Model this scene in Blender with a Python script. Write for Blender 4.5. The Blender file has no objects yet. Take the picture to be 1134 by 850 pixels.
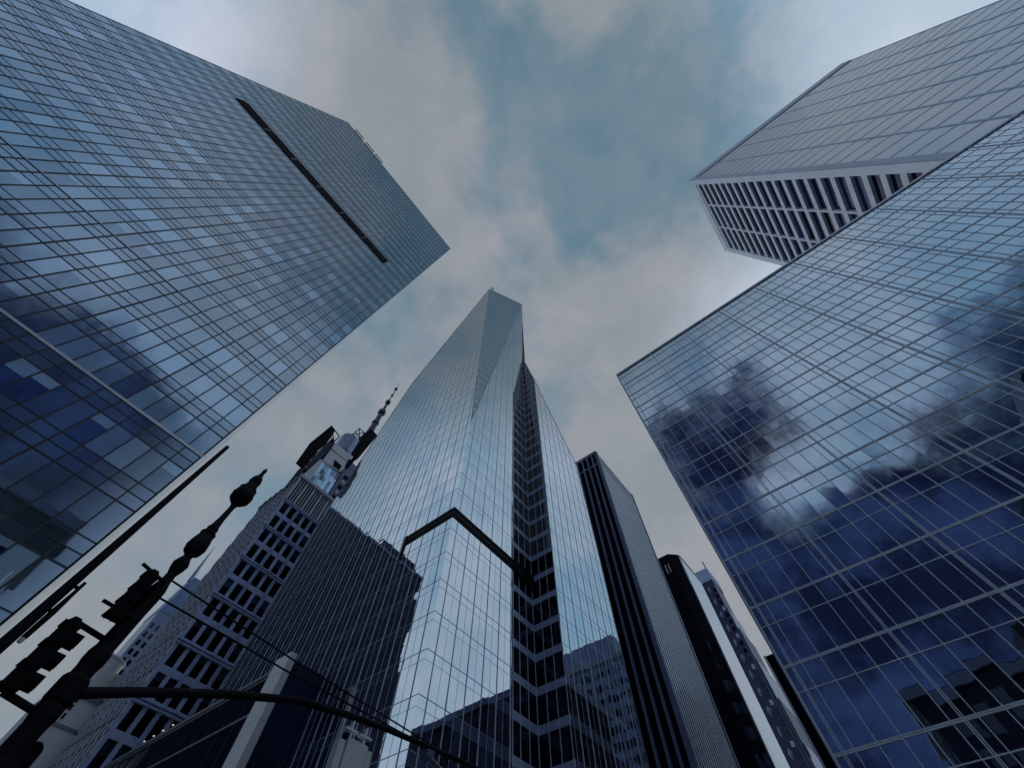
import bpy, bmesh, math, random
from mathutils import Vector, Matrix
random.seed(7)
sc = bpy.context.scene
COL = sc.collection

# ---------------------------------------------------------------- camera
# street grid: X runs along one street, Y along the other, Z up; the photographer stands at the origin
FOC, ELEV, ROLL, YAW = 429.08, math.radians(64.0292), math.radians(0.8246), math.radians(38.8653)
EYE = Vector((0, 0, 1.7))
_F = Vector((0, math.cos(ELEV), math.sin(ELEV)))
_U0 = Vector((0, -math.sin(ELEV), math.cos(ELEV)))
_R0 = Vector((1, 0, 0))
_R = math.cos(ROLL) * _R0 + math.sin(ROLL) * _U0
_U = -math.sin(ROLL) * _R0 + math.cos(ROLL) * _U0
_GX = Vector((math.sin(YAW), math.cos(YAW), 0))
_GY = Vector((-math.cos(YAW), math.sin(YAW), 0))
def to_grid(v): return Vector((v.dot(_GX), v.dot(_GY), v.z))
CR, CU, CF = to_grid(_R), to_grid(_U), to_grid(_F)
cam_d = bpy.data.cameras.new("camera")
cam = bpy.data.objects.new("camera", cam_d)
COL.objects.link(cam)
cam_d.sensor_fit = 'HORIZONTAL'
cam_d.sensor_width = 36.0
cam_d.lens = FOC / 1134.0 * 36.0
cam_d.clip_start = 0.05
cam_d.clip_end = 8000
rot = Matrix((CR, CU, -CF)).transposed()
cam.matrix_world = Matrix.Translation(EYE) @ rot.to_4x4()
sc.camera = cam

def ray(px, py):
    return (px - 567) / FOC * CR - (py - 425) / FOC * CU + CF
def on_x(px, py, c):
    d = ray(px, py); return EYE + d * (c / d.x)
def on_y(px, py, c):
    d = ray(px, py); return EYE + d * (c / d.y)
def project(p):
    d = Vector(p) - EYE
    w = d.dot(CF)
    if w <= 0.01: return None
    return (567 + FOC * d.dot(CR) / w, 425 - FOC * d.dot(CU) / w)

# ---------------------------------------------------------------- sky, sun, exposure
SUN_EL, SUN_AZ = math.radians(30), math.radians(45)      # azimuth from +X towards +Y : ahead of the viewer, behind cloud
world = bpy.data.worlds.new("World")
sc.world = world
world.use_nodes = True
wn, wl = world.node_tree.nodes, world.node_tree.links
wn.clear()
def N(t, **k):
    n = wn.new(t)
    for a, v in k.items(): setattr(n, a, v)
    return n
w_out = N('ShaderNodeOutputWorld'); bg = N('ShaderNodeBackground')
bg.inputs['Strength'].default_value = 0.1
wl.new(bg.outputs[0], w_out.inputs[0])
sky = N('ShaderNodeTexSky', sky_type='NISHITA')
sky.sun_disc = False
sky.sun_elevation = SUN_EL
sky.sun_rotation = math.pi / 2 - SUN_AZ
sky.air_density = 1.0; sky.dust_density = 1.5
tc = N('ShaderNodeTexCoord')
nrm = N('ShaderNodeVectorMath', operation='NORMALIZE'); wl.new(tc.outputs['Generated'], nrm.inputs[0])
sep = N('ShaderNodeSeparateXYZ'); wl.new(nrm.outputs[0], sep.inputs[0])
zz = N('ShaderNodeMath', operation='MAXIMUM'); wl.new(sep.outputs['Z'], zz.inputs[0]); zz.inputs[1].default_value = 0.0
za = N('ShaderNodeMath', operation='ADD'); wl.new(zz.outputs[0], za.inputs[0]); za.inputs[1].default_value = 0.35
dv = N('ShaderNodeVectorMath', operation='DIVIDE'); wl.new(nrm.outputs[0], dv.inputs[0])
cmb = N('ShaderNodeCombineXYZ')
for i in range(3): wl.new(za.outputs[0], cmb.inputs[i])
wl.new(cmb.outputs[0], dv.inputs[1])
def noise(scale, detail, rough, dist, off):
    mp = N('ShaderNodeMapping'); mp.inputs['Location'].default_value = off
    wl.new(nrm.outputs[0], mp.inputs['Vector'])
    n = N('ShaderNodeTexNoise'); n.inputs['Scale'].default_value = scale
    n.inputs['Detail'].default_value = detail; n.inputs['Roughness'].default_value = rough
    n.inputs['Distortion'].default_value = dist
    wl.new(mp.outputs[0], n.inputs['Vector']); return n.outputs['Fac']
def mrange(src, a, b, c=0.0, d=1.0, smooth=True):
    m = N('ShaderNodeMapRange'); m.clamp = True
    if smooth: m.interpolation_type = 'SMOOTHSTEP'
    m.inputs['From Min'].default_value = a; m.inputs['From Max'].default_value = b
    m.inputs['To Min'].default_value = c; m.inputs['To Max'].default_value = d
    wl.new(src, m.inputs['Value']); return m.outputs[0]
def madd(a, b, op='ADD'):
    m = N('ShaderNodeMath', operation=op)
    for i, v in enumerate((a, b)):
        if isinstance(v, (int, float)): m.inputs[i].default_value = v
        else: wl.new(v, m.inputs[i])
    return m.outputs[0]
def mix(f, a, b):
    m = N('ShaderNodeMix', data_type='RGBA'); m.clamp_factor = True
    if isinstance(f, (int, float)): m.inputs[0].default_value = f
    else: wl.new(f, m.inputs[0])
    for i, v in ((6, a), (7, b)):
        if isinstance(v, tuple): m.inputs[i].default_value = (*v, 1)
        else: wl.new(v, m.inputs[i])
    return m.outputs[2]
def scale_col(c, k):
    n = N('ShaderNodeVectorMath', operation='MULTIPLY'); wl.new(c, n.inputs[0]); n.inputs[1].default_value = k; return n.outputs[0]
_wn = N('ShaderNodeTexNoise'); _wn.inputs['Scale'].default_value = 4.5; _wn.inputs['Detail'].default_value = 6; _wn.inputs['Roughness'].default_value = .6
wl.new(nrm.outputs[0], _wn.inputs['Vector'])
_ws = N('ShaderNodeVectorMath', operation='MULTIPLY_ADD'); wl.new(_wn.outputs['Color'], _ws.inputs[0]); _ws.inputs[1].default_value = (.34, .34, .34); _ws.inputs[2].default_value = (-.17, -.17, -.17)
_wa = N('ShaderNodeVectorMath', operation='ADD'); wl.new(nrm.outputs[0], _wa.inputs[0]); wl.new(_ws.outputs[0], _wa.inputs[1])
warped = N('ShaderNodeVectorMath', operation='NORMALIZE'); wl.new(_wa.outputs[0], warped.inputs[0])
def lobes(lst):
    acc = None
    for d, deg, amt in lst:
        d = Vector(d).normalized()
        dot = N('ShaderNodeVectorMath', operation='DOT_PRODUCT')
        wl.new(warped.outputs[0], dot.inputs[0]); dot.inputs[1].default_value = d
        v = mrange(dot.outputs['Value'], math.cos(math.radians(deg)), 1.0, 0, amt)
        acc = v if acc is None else madd(acc, v)
    return acc
def refl_x(px, py):
    d = ray(px, py); return (-d.x, d.y, d.z)
def refl_y(px, py):
    d = ray(px, py); return (d.x, -d.y, d.z)
GAP = [(ray(730, 120), 17, 0.20), (ray(600, 130), 13, 0.16), (ray(690, 210), 12, 0.14), (ray(440, 560), 14, 0.08), (ray(330, 480), 12, 0.10),
       (ray(250, 600), 14, 0.10), (ray(560, 60), 8, .1), (ray(500, 265), 7, -.15), (ray(620, 300), 9, -.12), (ray(860, 130), 10, -.05), (ray(340, 60), 12, -.15), (ray(700, 600), 20, -.2)]
REAR_DARK = [(refl_x(790, 475), 14, .50), (refl_x(870, 435), 12, .45), (refl_x(940, 410), 10, .35), (refl_x(750, 545), 12, .5), (refl_x(810, 620), 12, .6), (refl_x(850, 700), 12, .6), (refl_x(890, 780), 12, .6),
         (refl_x(1000, 600), 15, .5), (refl_x(960, 530), 9, .3), (refl_x(1100, 330), 9, .5), (refl_x(1060, 370), 7, .35), (refl_x(1130, 420), 10, .5),
         (refl_x(915, 490), 9, -.55), (refl_x(870, 530), 8, -.45), (refl_x(960, 450), 9, -.4), (refl_x(715, 430), 7, -.5), (refl_x(1000, 300), 10, -.4), (refl_x(1000, 400), 8, -.4),
         (refl_y(20, 600), 16, .8), (refl_y(40, 480), 14, .9), (refl_y(120, 560), 12, .5), (refl_y(10, 330), 10, .5), (refl_y(60, 60), 16, -.9), (refl_y(180, 130), 16, -.9), (refl_y(200, 300), 13, -.9), (refl_y(260, 400), 10, -.5)]  # dark sky patches added out of view where the panes mirror them
BRIGHT = [(refl_y(262, 235), 10, 1.3), (refl_y(300, 375), 10, 1.1), (refl_y(250, 300), 9, .8), (refl_x(880, 505), 6, .25)]  # bright sky patches added out of view for the panes to mirror
cov = madd(madd(madd(noise(3.0, 9, .58, .15, (3.1, 1.7, 0)), 1.7, 'MULTIPLY'), -.34), madd(lobes(GAP), 1.15, 'MULTIPLY'))
gapf = madd(mrange(cov, .38, .86, 0, 1.0), mrange(noise(7.0, 9, .62, .3, (2, 6, 4)), .30, .66, 1.0, .66), 'MULTIPLY')
gap_col = mix(.8, sky.outputs[0], (1.30, 2.35, 3.0))
cl = mix(mrange(noise(4.4, 9, .60, .2, (9.3, 4.2, 1)), .32, .68), (2.55, 2.96, 3.26), (3.32, 3.42, 3.82))
col = mix(gapf, cl, gap_col)
rear = mrange(madd(sep.outputs['X'], madd(sep.outputs['Y'], -.12), 'MINIMUM'), -.03, -.38)       # sky behind the photographer boosted, added to brighten facades and their mirror images
rear = madd(rear, mrange(sep.outputs['Z'], .94, .78), 'MULTIPLY')
col = mix(rear, col, scale_col(col, (1.80, 1.93, 2.08)))
back = mrange(madd(sep.outputs['X'], madd(sep.outputs['Y'], -.30), 'MAXIMUM'), .10, -.14)       # low sky there darkened, added so the lower panes mirror navy
low = mrange(sep.outputs['Z'], .84, .28, -.10, .42)
stn = madd(madd(madd(madd(noise(4.6, 9, .58, .2, (1.2, 8.8, 3)), 1.4, 'MULTIPLY'), -.2), madd(lobes(REAR_DARK), .40, 'MULTIPLY')), low)
back = madd(back, mrange(sep.outputs['Z'], .92, .84), 'MULTIPLY')
rear_darkf = madd(mrange(stn, .22, .96, 0, .99), back, 'MULTIPLY')
st_col = mix(mrange(noise(6.5, 8, .60, .2, (7, 3, 2)), .40, .66), (.05, .09, .38), (.34, .60, 1.7))
col = mix(rear_darkf, col, mix(mrange(rear_darkf, .15, .85), (1.3, 2.2, 3.9), st_col))
col = mix(madd(madd(lobes(BRIGHT), .60, 'MULTIPLY'), noise(5.0, 7, .6, .4, (5, 2, 7)), 'MULTIPLY'), col, (5.6, 5.6, 5.8))
wl.new(col, bg.inputs['Color'])

sun_d = bpy.data.lights.new("sun", 'SUN'); sun_d.energy = 0.5; sun_d.angle = math.radians(48); sun_d.color = (1, .97, .93)
sun = bpy.data.objects.new("sun", sun_d); COL.objects.link(sun)
sd = Vector((math.cos(SUN_EL) * math.cos(SUN_AZ), math.cos(SUN_EL) * math.sin(SUN_AZ), math.sin(SUN_EL)))
sun.rotation_euler = sd.to_track_quat('Z', 'Y').to_euler()
sc.view_settings.view_transform = 'Standard'; sc.view_settings.look = 'None'
sc.view_settings.exposure = 0.0; sc.view_settings.gamma = 1.0
sc.view_settings.use_curve_mapping = False
sc.cycles.max_bounces = 8; sc.cycles.glossy_bounces = 5; sc.cycles.diffuse_bounces = 3

# ---------------------------------------------------------------- materials
def principled(name):
    m = bpy.data.materials.new(name); m.use_nodes = True
    nt = m.node_tree; b = nt.nodes['Principled BSDF']; return m, nt, b
def plain(name, col, rough=.7, metal=0.0, noise_amt=.15, scale=1.5, spec=.5):
    m, nt, b = principled(name)
    tcn = nt.nodes.new('ShaderNodeTexCoord')
    no = nt.nodes.new('ShaderNodeTexNoise'); no.inputs['Scale'].default_value = scale; no.inputs['Detail'].default_value = 6
    nt.links.new(tcn.outputs['Object'], no.inputs['Vector'])
    mr = nt.nodes.new('ShaderNodeMapRange'); mr.inputs['From Min'].default_value = .3; mr.inputs['From Max'].default_value = .7
    mr.inputs['To Min'].default_value = 1 - noise_amt; mr.inputs['To Max'].default_value = 1 + noise_amt
    nt.links.new(no.outputs['Fac'], mr.inputs['Value'])
    hv = nt.nodes.new('ShaderNodeVectorMath'); hv.operation = 'SCALE'; hv.inputs[0].default_value = col
    nt.links.new(mr.outputs[0], hv.inputs['Scale'])
    nt.links.new(hv.outputs[0], b.inputs['Base Color'])
    b.inputs['Roughness'].default_value = rough; b.inputs['Metallic'].default_value = metal
    b.inputs['Specular IOR Level'].default_value = spec
    return m
def glass(name, dark, blind, ior=1.9, tint=(.85, .93, 1.0), rough=.012, dirt=.05):
    """coated facade glass: deep dark room behind, a lowered blind in part of the pane, mirror-like surface"""
    m, nt, b = principled(name)
    L = nt.links
    a1 = nt.nodes.new('ShaderNodeAttribute'); a1.attribute_name = 'blind'
    a2 = nt.nodes.new('ShaderNodeAttribute'); a2.attribute_name = 'shade'
    uv = nt.nodes.new('ShaderNodeUVMap'); uv.uv_map = 'uv'
    sp = nt.nodes.new('ShaderNodeSeparateXYZ'); L.new(uv.outputs[0], sp.inputs[0])
    iv = nt.nodes.new('ShaderNodeMath'); iv.operation = 'SUBTRACT'; iv.inputs[0].default_value = 1.0; L.new(sp.outputs['Y'], iv.inputs[1])
    st = nt.nodes.new('ShaderNodeMath'); st.operation = 'LESS_THAN'; L.new(iv.outputs[0], st.inputs[0]); L.new(a1.outputs['Fac'], st.inputs[1])
    sb = nt.nodes.new('ShaderNodeVectorMath'); sb.operation = 'SCALE'; sb.inputs[0].default_value = blind; L.new(a2.outputs['Fac'], sb.inputs['Scale'])
    mx = nt.nodes.new('ShaderNodeMix'); mx.data_type = 'RGBA'; mx.inputs[6].default_value = (*dark, 1)
    L.new(st.outputs[0], mx.inputs[0]); L.new(sb.outputs[0], mx.inputs[7])
    L.new(mx.outputs[2], b.inputs['Base Color'])
    b.inputs['IOR'].default_value = ior; b.inputs['Roughness'].default_value = rough
    b.inputs['Specular Tint'].default_value = (*tint, 1)
    tcn = nt.nodes.new('ShaderNodeTexCoord')
    no = nt.nodes.new('ShaderNodeTexNoise'); no.inputs['Scale'].default_value = .55; no.inputs['Detail'].default_value = 2
    L.new(tcn.outputs['Object'], no.inputs['Vector'])
    bp = nt.nodes.new('ShaderNodeBump'); bp.inputs['Strength'].default_value = .05; bp.inputs['Distance'].default_value = dirt
    L.new(no.outputs['Fac'], bp.inputs['Height']); L.new(bp.outputs[0], b.inputs['Normal'])
    return m
def hatch(name, c1, c2, sx, rough=.8):
    m, nt, b = principled(name)
    tcn = nt.nodes.new('ShaderNodeTexCoord')
    br = nt.nodes.new('ShaderNodeTexBrick'); br.inputs['Scale'].default_value = sx
    br.inputs['Color1'].default_value = (*c1, 1); br.inputs['Color2'].default_value = tuple(x * .93 for x in c1) + (1,)
    br.inputs['Mortar'].default_value = (*c2, 1); br.inputs['Mortar Size'].default_value = .03
    mp = nt.nodes.new('ShaderNodeMapping'); mp.inputs['Rotation'].default_value = (math.pi / 2, 0, 0)
    nt.links.new(tcn.outputs['Object'], mp.inputs['Vector']); nt.links.new(mp.outputs[0], br.inputs['Vector'])
    nt.links.new(br.outputs['Color'], b.inputs['Base Color']); b.inputs['Roughness'].default_value = rough; b.inputs['IOR'].default_value = 3.2
    return m

M = dict(
    black=plain('black_paint', (.006, .006, .009), .8, 0, .2, 8, .12),
    iron=plain('black_iron', (.006, .006, .009), .65, .0, .3, 12, .15),
    core=plain('dark_core', (.006, .007, .012), .8, 0, .2, .3, .1),
    mull_l=plain('dark_mullion', (.010, .014, .035), .4, 0, .2, .5),
    mull_bright=plain('bright_rail', (.55, .60, .68), .35, .3, .1, .6),
    alu=plain('pale_aluminium', (.82, .90, 1.0), .5, .1, .12, .7),
    alu_dark=plain('grey_aluminium', (.20, .23, .30), .4, .4, .15, .7),
    alu_fin=plain('thin_silver_mullion', (.66, .72, .82), .45, .1, .15, .7),
    glass_l=glass('blue_curtain_glass', (.006, .010, .040), (.55, .80, 1.0), 3.7, (.60, .79, 1.0)),
    glass_r=glass('navy_curtain_glass', (.004, .006, .022), (.03, .04, .10), 6.0, (.72, .87, 1.0), .012, .09),
    glass_c=glass('silver_curtain_glass', (.004, .005, .014), (.14, .20, .36), 8.0, (.84, .94, 1.0)),
    glass_d=glass('dark_window_glass', (.004, .005, .014), (.06, .08, .14), 1.6, (.7, .8, 1.0)),
    glass_b=glass('deep_blue_ribbon_glass', (.004, .005, .014), (.010, .016, .075), 1.2, (.5, .7, 1.0), .05),
    glass_a=glass('black_window_glass', (.004, .004, .009), (.04, .05, .09), 1.4, (.7, .8, 1.0)),
    spandrel=plain('blue_grey_spandrel', (.16, .21, .36), .35, 0, .12, .4),
    spandrel_pale=plain('pale_spandrel', (.33, .41, .60), .4, 0, .12, .4),
    stone=plain('blue_grey_stone', (.40, .50, .76), .8, 0, .15, .6),
    stone_pale=plain('pale_stone', (.52, .58, .68), .8, 0, .12, .4),
    white=plain('white_panel', (.78, .79, .82), .6, 0, .06, .5),
    limestone=hatch('pale_cladding', (.80, .82, .86), (.62, .65, .70), .9, .22),
    b_clad=plain('pale_granite', (.47, .56, .68), .5, 0, .10, .15),
    dark_stone=plain('dark_brick', (.018, .021, .05), .8, 0, .3, .25),
    dark_blue=plain('dark_blue_metal', (.022, .03, .085), .5, .2, .2, .4),
    drum=plain('blue_metal_drum', (.22, .27, .42), .4, .5, .15, 1.0),
    asphalt=plain('asphalt', (.05, .05, .055), .9, 0, .25, 3),
    paving=plain('concrete_paving', (.30, .30, .30), .9, 0, .15, 2),
    earth=plain('ground', (.10, .10, .10), .95, 0, .2, .1),
    box_white=plain('pale_box_metal', (.70, .72, .74), .5, 0, .06, 3),
    lens=plain('dark_lens', (.02, .02, .02), .2),
    e_dark=plain('black_cladding', (.005, .006, .014), .8, 0, .25, .2, .1),
    lit_roof=plain('blue_lit_roof', (.10, .16, .32), .5, .2, .2, .3),
)
em, ent, eb = principled('soffit_lamp_glow'); eb.inputs['Emission Color'].default_value = (1, .95, .88, 1); eb.inputs['Emission Strength'].default_value = .6
M['glow'] = em

# ---------------------------------------------------------------- mesh helpers
class MB:
    def __init__(s): s.v = []; s.f = []; s.bl = []; s.sh = []; s.uv = []
    def poly(s, pts, blind=0.0, shade=1.0, uvs=None):
        i = len(s.v); s.v += [tuple(p) for p in pts]; s.f.append(tuple(range(i, i + len(pts))))
        s.bl.append(blind); s.sh.append(shade); s.uv.append(uvs or [(0, 0)] * len(pts))
    def hexa(s, p):      # p: 4 lower + 4 upper corners
        for q in ((3, 2, 1, 0), (4, 5, 6, 7), (0, 1, 5, 4), (1, 2, 6, 5), (2, 3, 7, 6), (3, 0, 4, 7)):
            s.poly([p[k] for k in q])
    def box(s, a, b):
        x0, y0, z0 = (min(a[i], b[i]) for i in range(3)); x1, y1, z1 = (max(a[i], b[i]) for i in range(3))
        s.hexa([(x0, y0, z0), (x1, y0, z0), (x1, y1, z0), (x0, y1, z0), (x0, y0, z1), (x1, y0, z1), (x1, y1, z1), (x0, y1, z1)])
    def prism(s, foot, z0, z1, top=None):
        t = top or foot; n = len(foot)
        for i in range(n):
            j = (i + 1) % n
            s.poly([(*foot[i], z0), (*foot[j], z0), (*t[j], z1), (*t[i], z1)])
        s.poly([(*p, z1) for p in t]); s.poly([(*p, z0) for p in reversed(foot)])
    def tube(s, pts, radii, n=10):
        pts = [Vector(p) for p in pts]; rings = []
        for k, p in enumerate(pts):
            t = (pts[min(k + 1, len(pts) - 1)] - pts[max(k - 1, 0)]).normalized()
            a = t.cross(Vector((0, 0, 1)));
            if a.length < 1e-3: a = Vector((1, 0, 0))
            a.normalize(); b = t.cross(a).normalized()
            r = radii[k] if isinstance(radii, (list, tuple)) else radii
            rings.append([p + r * (math.cos(2 * math.pi * i / n) * a + math.sin(2 * math.pi * i / n) * b) for i in range(n)])
        for k in range(len(rings) - 1):
            for i in range(n):
                j = (i + 1) % n
                s.poly([rings[k][i], rings[k][j], rings[k + 1][j], rings[k + 1][i]])
        s.poly(list(reversed(rings[0]))); s.poly(rings[-1])
    def lathe(s, c, prof, n=16):
        rings = [[(c[0] + r * math.cos(2 * math.pi * i / n), c[1] + r * math.sin(2 * math.pi * i / n), z) for i in range(n)] for z, r in prof]
        for k in range(len(rings) - 1):
            for i in range(n):
                j = (i + 1) % n
                s.poly([rings[k][i], rings[k][j], rings[k + 1][j], rings[k + 1][i]])
        s.poly(list(reversed(rings[0]))); s.poly(rings[-1])
    def build(s, name, mat, parent=None, smooth=False, kind=None):
        if not s.f: return None
        me = bpy.data.meshes.new(name); me.from_pydata(s.v, [], s.f)
        if any(s.bl) or any(x != 1.0 for x in s.sh):
            a = me.attributes.new('blind', 'FLOAT', 'FACE'); a.data.foreach_set('value', s.bl)
            a = me.attributes.new('shade', 'FLOAT', 'FACE'); a.data.foreach_set('value', s.sh)
            u = me.uv_layers.new(name='uv'); u.data.foreach_set('uv', [c for f in s.uv for q in f for c in q])
        me.materials.append(mat)
        if smooth: me.polygons.foreach_set('use_smooth', [True] * len(me.polygons))
        me.update()
        o = bpy.data.objects.new(name, me); COL.objects.link(o)
        if parent:
            o.parent = parent; o.matrix_parent_inverse = Matrix.Translation(-parent.location)
        if kind: o['kind'] = kind
        return o
def hull(pts, name, mat, parent):
    bm = bmesh.new()
    for p in pts: bm.verts.new(p)
    bmesh.ops.convex_hull(bm, input=bm.verts)
    me = bpy.data.meshes.new(name); bm.to_mesh(me); bm.free(); me.materials.append(mat)
    o = bpy.data.objects.new(name, me); COL.objects.link(o)
    o.parent = parent; o.matrix_parent_inverse = Matrix.Translation(-parent.location); return o
def thing(name, label, cat, loc, group=None):
    o = bpy.data.objects.new(name, None); COL.objects.link(o); o.location = loc
    o['label'] = label; o['category'] = cat
    if group: o['group'] = group
    o.empty_display_size = .5
    return o
def clip(poly, a, b, axis):
    """keep the part of a convex polygon with a <= coord <= b"""
    for lim, sgn in ((a, 1), (b, -1)):
        out = []
        for i in range(len(poly)):
            p, q = poly[i], poly[(i + 1) % len(poly)]
            dp, dq = sgn * (p[axis] - lim), sgn * (q[axis] - lim)
            if dp >= 0: out.append(p)
            if dp * dq < 0:
                t = dp / (dp - dq); out.append((p[0] + t * (q[0] - p[0]), p[1] + t * (q[1] - p[1])))
        poly = out
        if len(poly) < 3: return []
    return poly
def span(poly, c, axis):
    """range of the other coordinate along the line coord = c"""
    o = 1 - axis; hits = []
    for i in range(len(poly)):
        p, q = poly[i], poly[(i + 1) % len(poly)]
        if (p[axis] - c) * (q[axis] - c) <= 0 and p[axis] != q[axis]:
            t = (c - p[axis]) / (q[axis] - p[axis]); hits.append(p[o] + t * (q[o] - p[o]))
    return (min(hits), max(hits)) if len(hits) >= 2 else None
def area(poly): return abs(sum(poly[i][0] * poly[(i + 1) % len(poly)][1] - poly[(i + 1) % len(poly)][0] * poly[i][1] for i in range(len(poly)))) / 2

class Facade:
    """one flat face of a building: O origin, U along, V up the face, n outward; panes and bars are clipped to convex polygons"""
    def __init__(s, O, U, V, n):
        s.O, s.U, s.V, s.n = Vector(O), Vector(U), Vector(V), Vector(n)
        s.items = []
    def pt(s, u, v, d=0.0): return s.O + s.U * u + s.V * v + s.n * d
    def panes(s, polys, us, vs, blind=None, skip=None, tilt=.003, d=0.0, sink=None):
        sink = s.items if sink is None else sink
        for P in polys:
            for i in range(len(us) - 1):
                Pu = clip(P, us[i], us[i + 1], 0)
                if not Pu: continue
                for j in range(len(vs) - 1):
                    if skip and skip(i, j, .5 * (us[i] + us[i + 1]), .5 * (vs[j] + vs[j + 1])): continue
                    c = clip(Pu, vs[j], vs[j + 1], 1)
                    if not c or area(c) < 1e-4: continue
                    du, dv = us[i + 1] - us[i], vs[j + 1] - vs[j]
                    uc, vc = us[i] + du / 2, vs[j] + dv / 2
                    a, b = random.gauss(0, tilt), random.gauss(0, tilt)
                    pts = [s.pt(u, v, d + a * (u - uc) + b * (v - vc)) for u, v in c]
                    bl, sh = blind(i, j) if blind else (0.0, 1.0)
                    uvs = [((u - us[i]) / du, (v - vs[j]) / dv) for u, v in c]
                    pp = [project(p) for p in pts]
                    ar = 0.0
                    if all(pp):
                        cx = sum(p[0] for p in pp) / len(pp); cy = sum(p[1] for p in pp) / len(pp)
                        if 0 <= cx <= 1134 and 0 <= cy <= 850: ar = area(pp)
                    sink.append((ar, pts, bl, sh, uvs))
    def vbar(s, mb, polys, u, w, d0, d1, skip=None):
        for P in polys:
            r = span(P, u, 0)
            if not r or r[1] - r[0] < .02: continue
            for a, b in (skip(r, u) if skip else [r]):
                s.bar(mb, u - w / 2, u + w / 2, a, b, d0, d1)
    def hbar(s, mb, polys, v, h, d0, d1, skip=None):
        for P in polys:
            r = span(P, v, 1)
            if not r or r[1] - r[0] < .02: continue
            for a, b in (skip(r, v) if skip else [r]):
                s.bar(mb, a, b, v - h / 2, v + h / 2, d0, d1)
    def bar(s, mb, u0, u1, v0, v1, d0, d1):
        p = [s.pt(u0, v0, d0), s.pt(u1, v0, d0), s.pt(u1, v0, d1), s.pt(u0, v0, d1), s.pt(u0, v1, d0), s.pt(u1, v1, d0), s.pt(u1, v1, d1), s.pt(u0, v1, d1)]
        mb.hexa(p)
def build_panes(items, mat, parent, name='window_pane', most=100, hidden=()):
    """the largest panes in the picture are parts of their own, the rest one part"""
    items = sorted(items, key=lambda t: -t[0])
    seen = [t for t in items if t[0] > 0]
    few = len(items) <= most
    single = items if few else seen[:most]
    rest = [] if few else seen[most:] + [t for t in items if t[0] <= 0]
    for ar, pts, bl, sh, uvs in single:
        mb = MB(); mb.poly(pts, bl, sh + 1e-4, uvs); mb.build(name, mat, parent)
    mb = MB()
    for ar, pts, bl, sh, uvs in rest: mb.poly(pts, bl, sh + 1e-4, uvs)
    if rest: mb.build(name, mat, parent, kind='stuff')
def frange(a, b, step):
    out = []; x = a
    while x < b - 1e-6: out.append(x); x += step
    return out

# ---------------------------------------------------------------- ground and streets
def struct(name, mb, mat):
    o = mb.build(name, mat); o['kind'] = 'structure'; return o
g = MB(); g.poly([(-3000, -3000, -.02), (3000, -3000, -.02), (3000, 3000, -.02), (-3000, 3000, -.02)]); struct('ground', g, M['earth'])
g = MB(); g.poly([(3, -400, 0), (21, -400, 0), (21, 400, 0), (3, 400, 0)]); struct('road', g, M['asphalt'])
g = MB()
g.poly([(-400, 10, .004), (3, 10, .004), (3, 20.5, .004), (-400, 20.5, .004)]); g.poly([(21, 10, .004), (400, 10, .004), (400, 20.5, .004), (21, 20.5, .004)])
struct('road', g, M['asphalt'])
for x0, x1, y0, y1 in ((-400, 3, -400, 10), (-400, 3, 20.5, 400), (21, 400, -400, 10), (21, 400, 20.5, 400)):
    g = MB(); g.box((x0, y0, -.015), (x1, y1, .13)); struct('pavement', g, M['paving'])
g = MB()
for k in range(9):
    g.box((4 + k * 1.9, 8.2, .002), (4.8 + k * 1.9, 9.9, .006))
struct('road_marking', g, M['white'])

# ---------------------------------------------------------------- glass tower along the street on the left
L = thing('glass_skyscraper', 'broad blue glass curtain wall tower with a long black slot below its roof', 'skyscraper', (-20.5, 24, 0), 'towers around the crossing')
LX0, LX1, LZ = -40.6, -.5, 123.6
mb = MB(); mb.box((LX0 + .05, 24.25, 0), (LX1 - .05, 64, LZ - .1)); mb.build('tower_body', M['core'], L)
f = Facade((0, 24, 0), (1, 0, 0), (0, 0, 1), (0, -1, 0))
P = [[(LX0, 0), (LX1, 0), (LX1, LZ), (LX0, LZ)]]
us = [LX1 - k * 1.0025 for k in range(41)][::-1]; us[0] = LX0
zl = [0.0]; kinds = ['s']
for k in range(-8, 31):
    t = 24.29 + 3.3 * k
    if t < 2: continue
    for zz_, kk in ((t - 1.3, 'w'), (t - .64, 's'), (t, 's')):
        if zz_ < LZ - .3: zl.append(zz_); kinds.append(kk)
zl.append(LZ)
pane_kind = []
for j in range(len(zl) - 1):
    pane_kind.append('w' if zl[j + 1] - zl[j] > 1.2 else 's')
blind_runs = {}
def blind_l(i, j):
    if pane_kind[j] == 's':
        return 1.0, random.uniform(.10, .24)
    if zl[j] > 52: return 1.0, random.uniform(.30, .52)
    key = (i // 3, j)
    if key not in blind_runs: blind_runs[key] = random.random()
    r = blind_runs[key] * .65 + random.random() * .35
    if r < .27: return random.choice((.0, .0, .18, .3, .34, .42)), random.uniform(.55, 1.0)
    if r < .55: return 1.0, random.uniform(.10, .28)
    return 1.0, random.uniform(.35, 1.0)
SLOT = (-34.8, -5.75, 69.85, 71.7)
f.panes(P, us, zl, blind_l, tilt=.0028, skip=lambda i, j, u, v: SLOT[0] < u < SLOT[1] and SLOT[2] - .2 < v < SLOT[3] + .2)
build_panes(f.items, M['glass_l'], L)
mb = MB()
for i, u in enumerate(us):
    f.vbar(mb, P, u, .075 if i % 5 else .10, .0, .03)
mb.build('mullion_frame', M['mull_l'], L)
mb = MB()
for j, z in enumerate(zl[1:-1]):
    f.hbar(mb, P, z, .055 if pane_kind[j] == 's' else .08, .0, .018)
f.hbar(mb, P, LZ + .05, .35, -.1, .16)
mb.build('transom_frame', M['mull_l'], L)
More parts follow.
